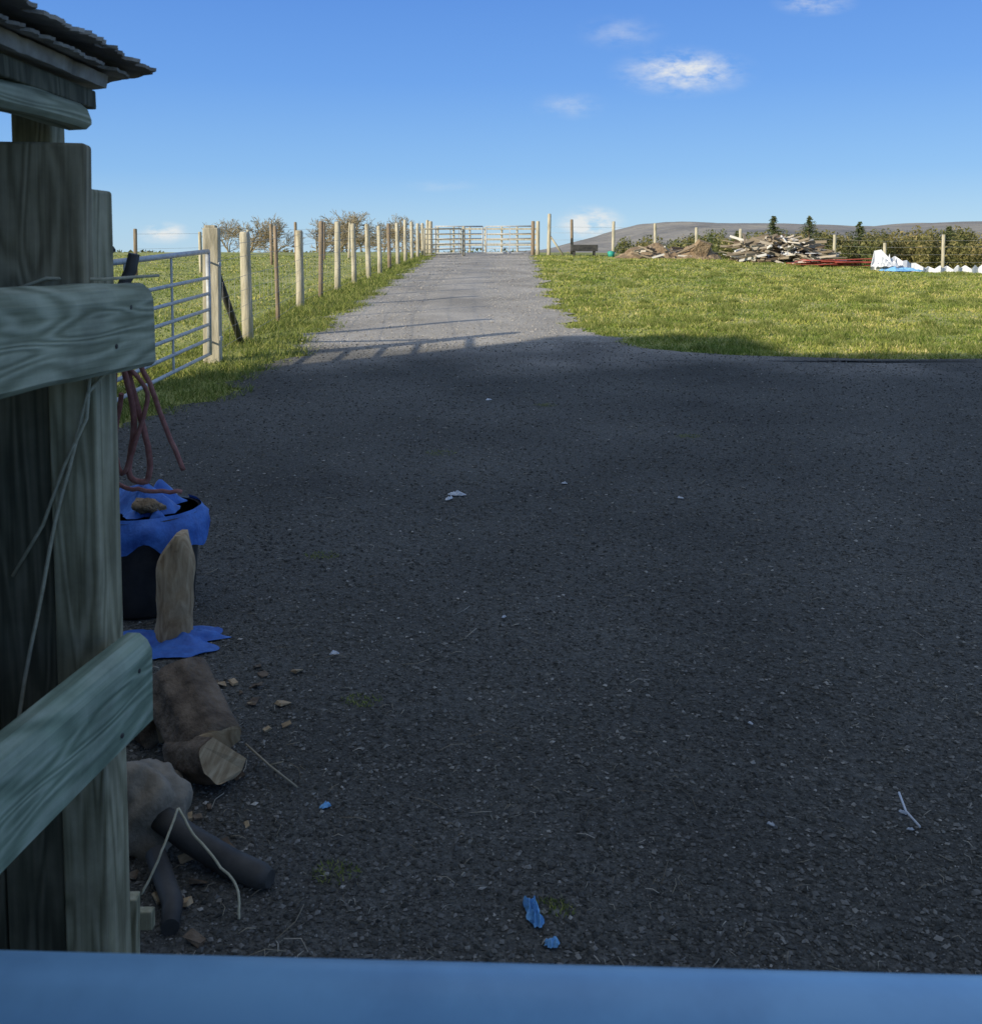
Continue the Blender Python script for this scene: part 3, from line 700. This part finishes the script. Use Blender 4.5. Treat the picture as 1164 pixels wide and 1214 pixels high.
mb=MB(); mb.crumple((.095,2.08,g(.09,2.06)+.01),.020,.048,.03,0,14,rot=.25,fr=12); mb.crumple((.13,1.99,g(.1,2)+.01),.018,.014,.014,0,9); mb.crumple((-.44,2.48,g(-.4,2.5)+.01),.018,.010,.008,0,7,rot=.5)
mb.obj('blue_rag',[M_ragblue])
mb=MB()
for cx,cy,r in((-.37,2.22,.06),(-.42,3.05,.07),(-.78,4.4,.08),(.14,2.1,.05),(-.33,6.4,.12),(.45,8.0,.1),(1.4,6.8,.1)):
    for i in range(110):
        a=random.uniform(0,6.28); d=r*random.random()**.6; x0=cx+math.cos(a)*d; y0=cy+math.sin(a)*d*.7; z0=g(x0,y0)+.008
        b=len(mb.v); an=random.uniform(0,6.28); w=.002; h=random.uniform(.006,.014)
        mb.v+=[(x0-w*math.cos(an),y0-w*math.sin(an),z0),(x0+w*math.cos(an),y0+w*math.sin(an),z0),(x0+random.uniform(-.012,.012),y0+random.uniform(-.012,.012),z0+h)]
        mb.f.append([b,b+1,b+2]); mb.m.append(0); mb.s.append(False)
mb.obj('yard_weeds',[M_bladedk])

# ------------------------------------------------------------------ light
ELEV=math.radians(18); sd=Vector((-.8,-.6,0)).normalized()
sdir=Vector((sd.x*math.cos(ELEV),sd.y*math.cos(ELEV),math.sin(ELEV)))
sl=bpy.data.lights.new('sun','SUN'); sl.energy=5; sl.angle=math.radians(.5); sl.color=(1,.91,.74)
so=bpy.data.objects.new('sun',sl); COL.objects.link(so); so.rotation_euler=sdir.to_track_quat('Z','Y').to_euler(); so.location=(-20,-20,20)
W=bpy.data.worlds.new('World'); S.world=W; W.use_nodes=True; nt=W.node_tree; L=nt.links.new
BS=.13
bg=nt.nodes['Background']; bg.inputs['Strength'].default_value=BS
sky=N(nt,'ShaderNodeTexSky',sky_type='NISHITA'); sky.sun_disc=False; sky.sun_elevation=ELEV; sky.sun_rotation=math.atan2(sd.x,sd.y)%(2*math.pi)
sky.air_density=1.0; sky.dust_density=.2; sky.ozone_density=2
tc=N(nt,'ShaderNodeTexCoord'); sp=N(nt,'ShaderNodeSeparateXYZ'); L(tc.outputs['Generated'],sp.inputs[0])
gr=ramp(nt,[(0,(.44,.67,.86)),(.03,(.38,.63,.88)),(.08,(.24,.50,.89)),(.17,(.14,.36,.85)),(.3,(.08,.245,.74)),(.5,(.24,.35,.60)),(1,(.46,.50,.54))]); L(sp.outputs['Z'],gr.inputs[0])  # stops above the view brightened and greyed, added fill for the shaded ground
gs=N(nt,'ShaderNodeVectorMath',operation='SCALE'); gs.inputs['Scale'].default_value=1/BS; L(gr.outputs[0],gs.inputs[0])
mg=N(nt,'ShaderNodeMix',data_type='RGBA'); mg.inputs['Factor'].default_value=.88; L(sky.outputs[0],mg.inputs['A']); L(gs.outputs[0],mg.inputs['B'])
ym=N(nt,'ShaderNodeMath',operation='MAXIMUM'); ym.inputs[1].default_value=.05; L(sp.outputs['Y'],ym.inputs[0])
dx=N(nt,'ShaderNodeMath',operation='DIVIDE'); L(sp.outputs['X'],dx.inputs[0]); L(ym.outputs[0],dx.inputs[1])
dz=N(nt,'ShaderNodeMath',operation='DIVIDE'); L(sp.outputs['Z'],dz.inputs[0]); L(ym.outputs[0],dz.inputs[1])
cb=N(nt,'ShaderNodeCombineXYZ'); L(dx.outputs[0],cb.inputs[0]); L(dz.outputs[0],cb.inputs[1])
nz=N(nt,'ShaderNodeTexNoise'); nz.inputs['Scale'].default_value=26; nz.inputs['Detail'].default_value=8; nz.inputs['Roughness'].default_value=.62
mpz=N(nt,'ShaderNodeMapping'); mpz.inputs['Scale'].default_value=(1,2.2,1); L(cb.outputs[0],mpz.inputs[0]); L(mpz.outputs[0],nz.inputs['Vector'])
prev=None
for cx,cz,rx,rz,st in((.195,.183,.085,.030,1.0),(.20,.186,.055,.022,.6),(.326,.252,.05,.016,.8),(.131,.222,.055,.022,.3),(.08,.149,.045,.018,.35),(.1025,.030,.042,.022,2.4),(-.336,.020,.035,.014,1.8),(-.05,.068,.05,.008,.2)):
    a=N(nt,'ShaderNodeVectorMath',operation='SUBTRACT'); L(cb.outputs[0],a.inputs[0]); a.inputs[1].default_value=(cx,cz,0)
    b_=N(nt,'ShaderNodeVectorMath',operation='DIVIDE'); L(a.outputs[0],b_.inputs[0]); b_.inputs[1].default_value=(rx,rz,1)
    c=N(nt,'ShaderNodeVectorMath',operation='LENGTH'); L(b_.outputs[0],c.inputs[0])
    m=N(nt,'ShaderNodeMapRange',interpolation_type='SMOOTHSTEP'); m.inputs['From Min'].default_value=1; m.inputs['From Max'].default_value=0; m.inputs['To Min'].default_value=0; m.inputs['To Max'].default_value=st; L(c.outputs['Value'],m.inputs[0])
    if prev is None: prev=m.outputs[0]
    else:
        q=N(nt,'ShaderNodeMath',operation='ADD'); L(prev,q.inputs[0]); L(m.outputs[0],q.inputs[1]); prev=q.outputs[0]
nm=N(nt,'ShaderNodeMapRange'); nm.inputs['From Min'].default_value=.38; nm.inputs['From Max'].default_value=.66; L(nz.outputs['Fac'],nm.inputs[0])
ml=N(nt,'ShaderNodeMath',operation='MULTIPLY',use_clamp=True); L(prev,ml.inputs[0]); L(nm.outputs[0],ml.inputs[1])
m8=N(nt,'ShaderNodeMath',operation='MULTIPLY'); L(ml.outputs[0],m8.inputs[0]); m8.inputs[1].default_value=.85
mx=N(nt,'ShaderNodeMix',data_type='RGBA'); L(m8.outputs[0],mx.inputs['Factor']); L(mg.outputs['Result'],mx.inputs['A']); mx.inputs['B'].default_value=(6.4,6.5,6.4,1)
L(mx.outputs['Result'],bg.inputs['Color'])

# ------------------------------------------------------------------ camera
cd=bpy.data.cameras.new('camera'); cam=bpy.data.objects.new('camera',cd); COL.objects.link(cam)
cam.location=(0,0,1.57); cam.rotation_euler=(math.radians(90-4),0,0)
cd.lens=34.1; cd.sensor_width=36; cd.shift_y=-.187; cd.clip_start=.05; cd.clip_end=12000
cd.dof.use_dof=True; cd.dof.focus_distance=9; cd.dof.aperture_fstop=16
S.camera=cam
S.view_settings.view_transform='Standard'; S.view_settings.look='None'; S.view_settings.exposure=0; S.view_settings.gamma=1
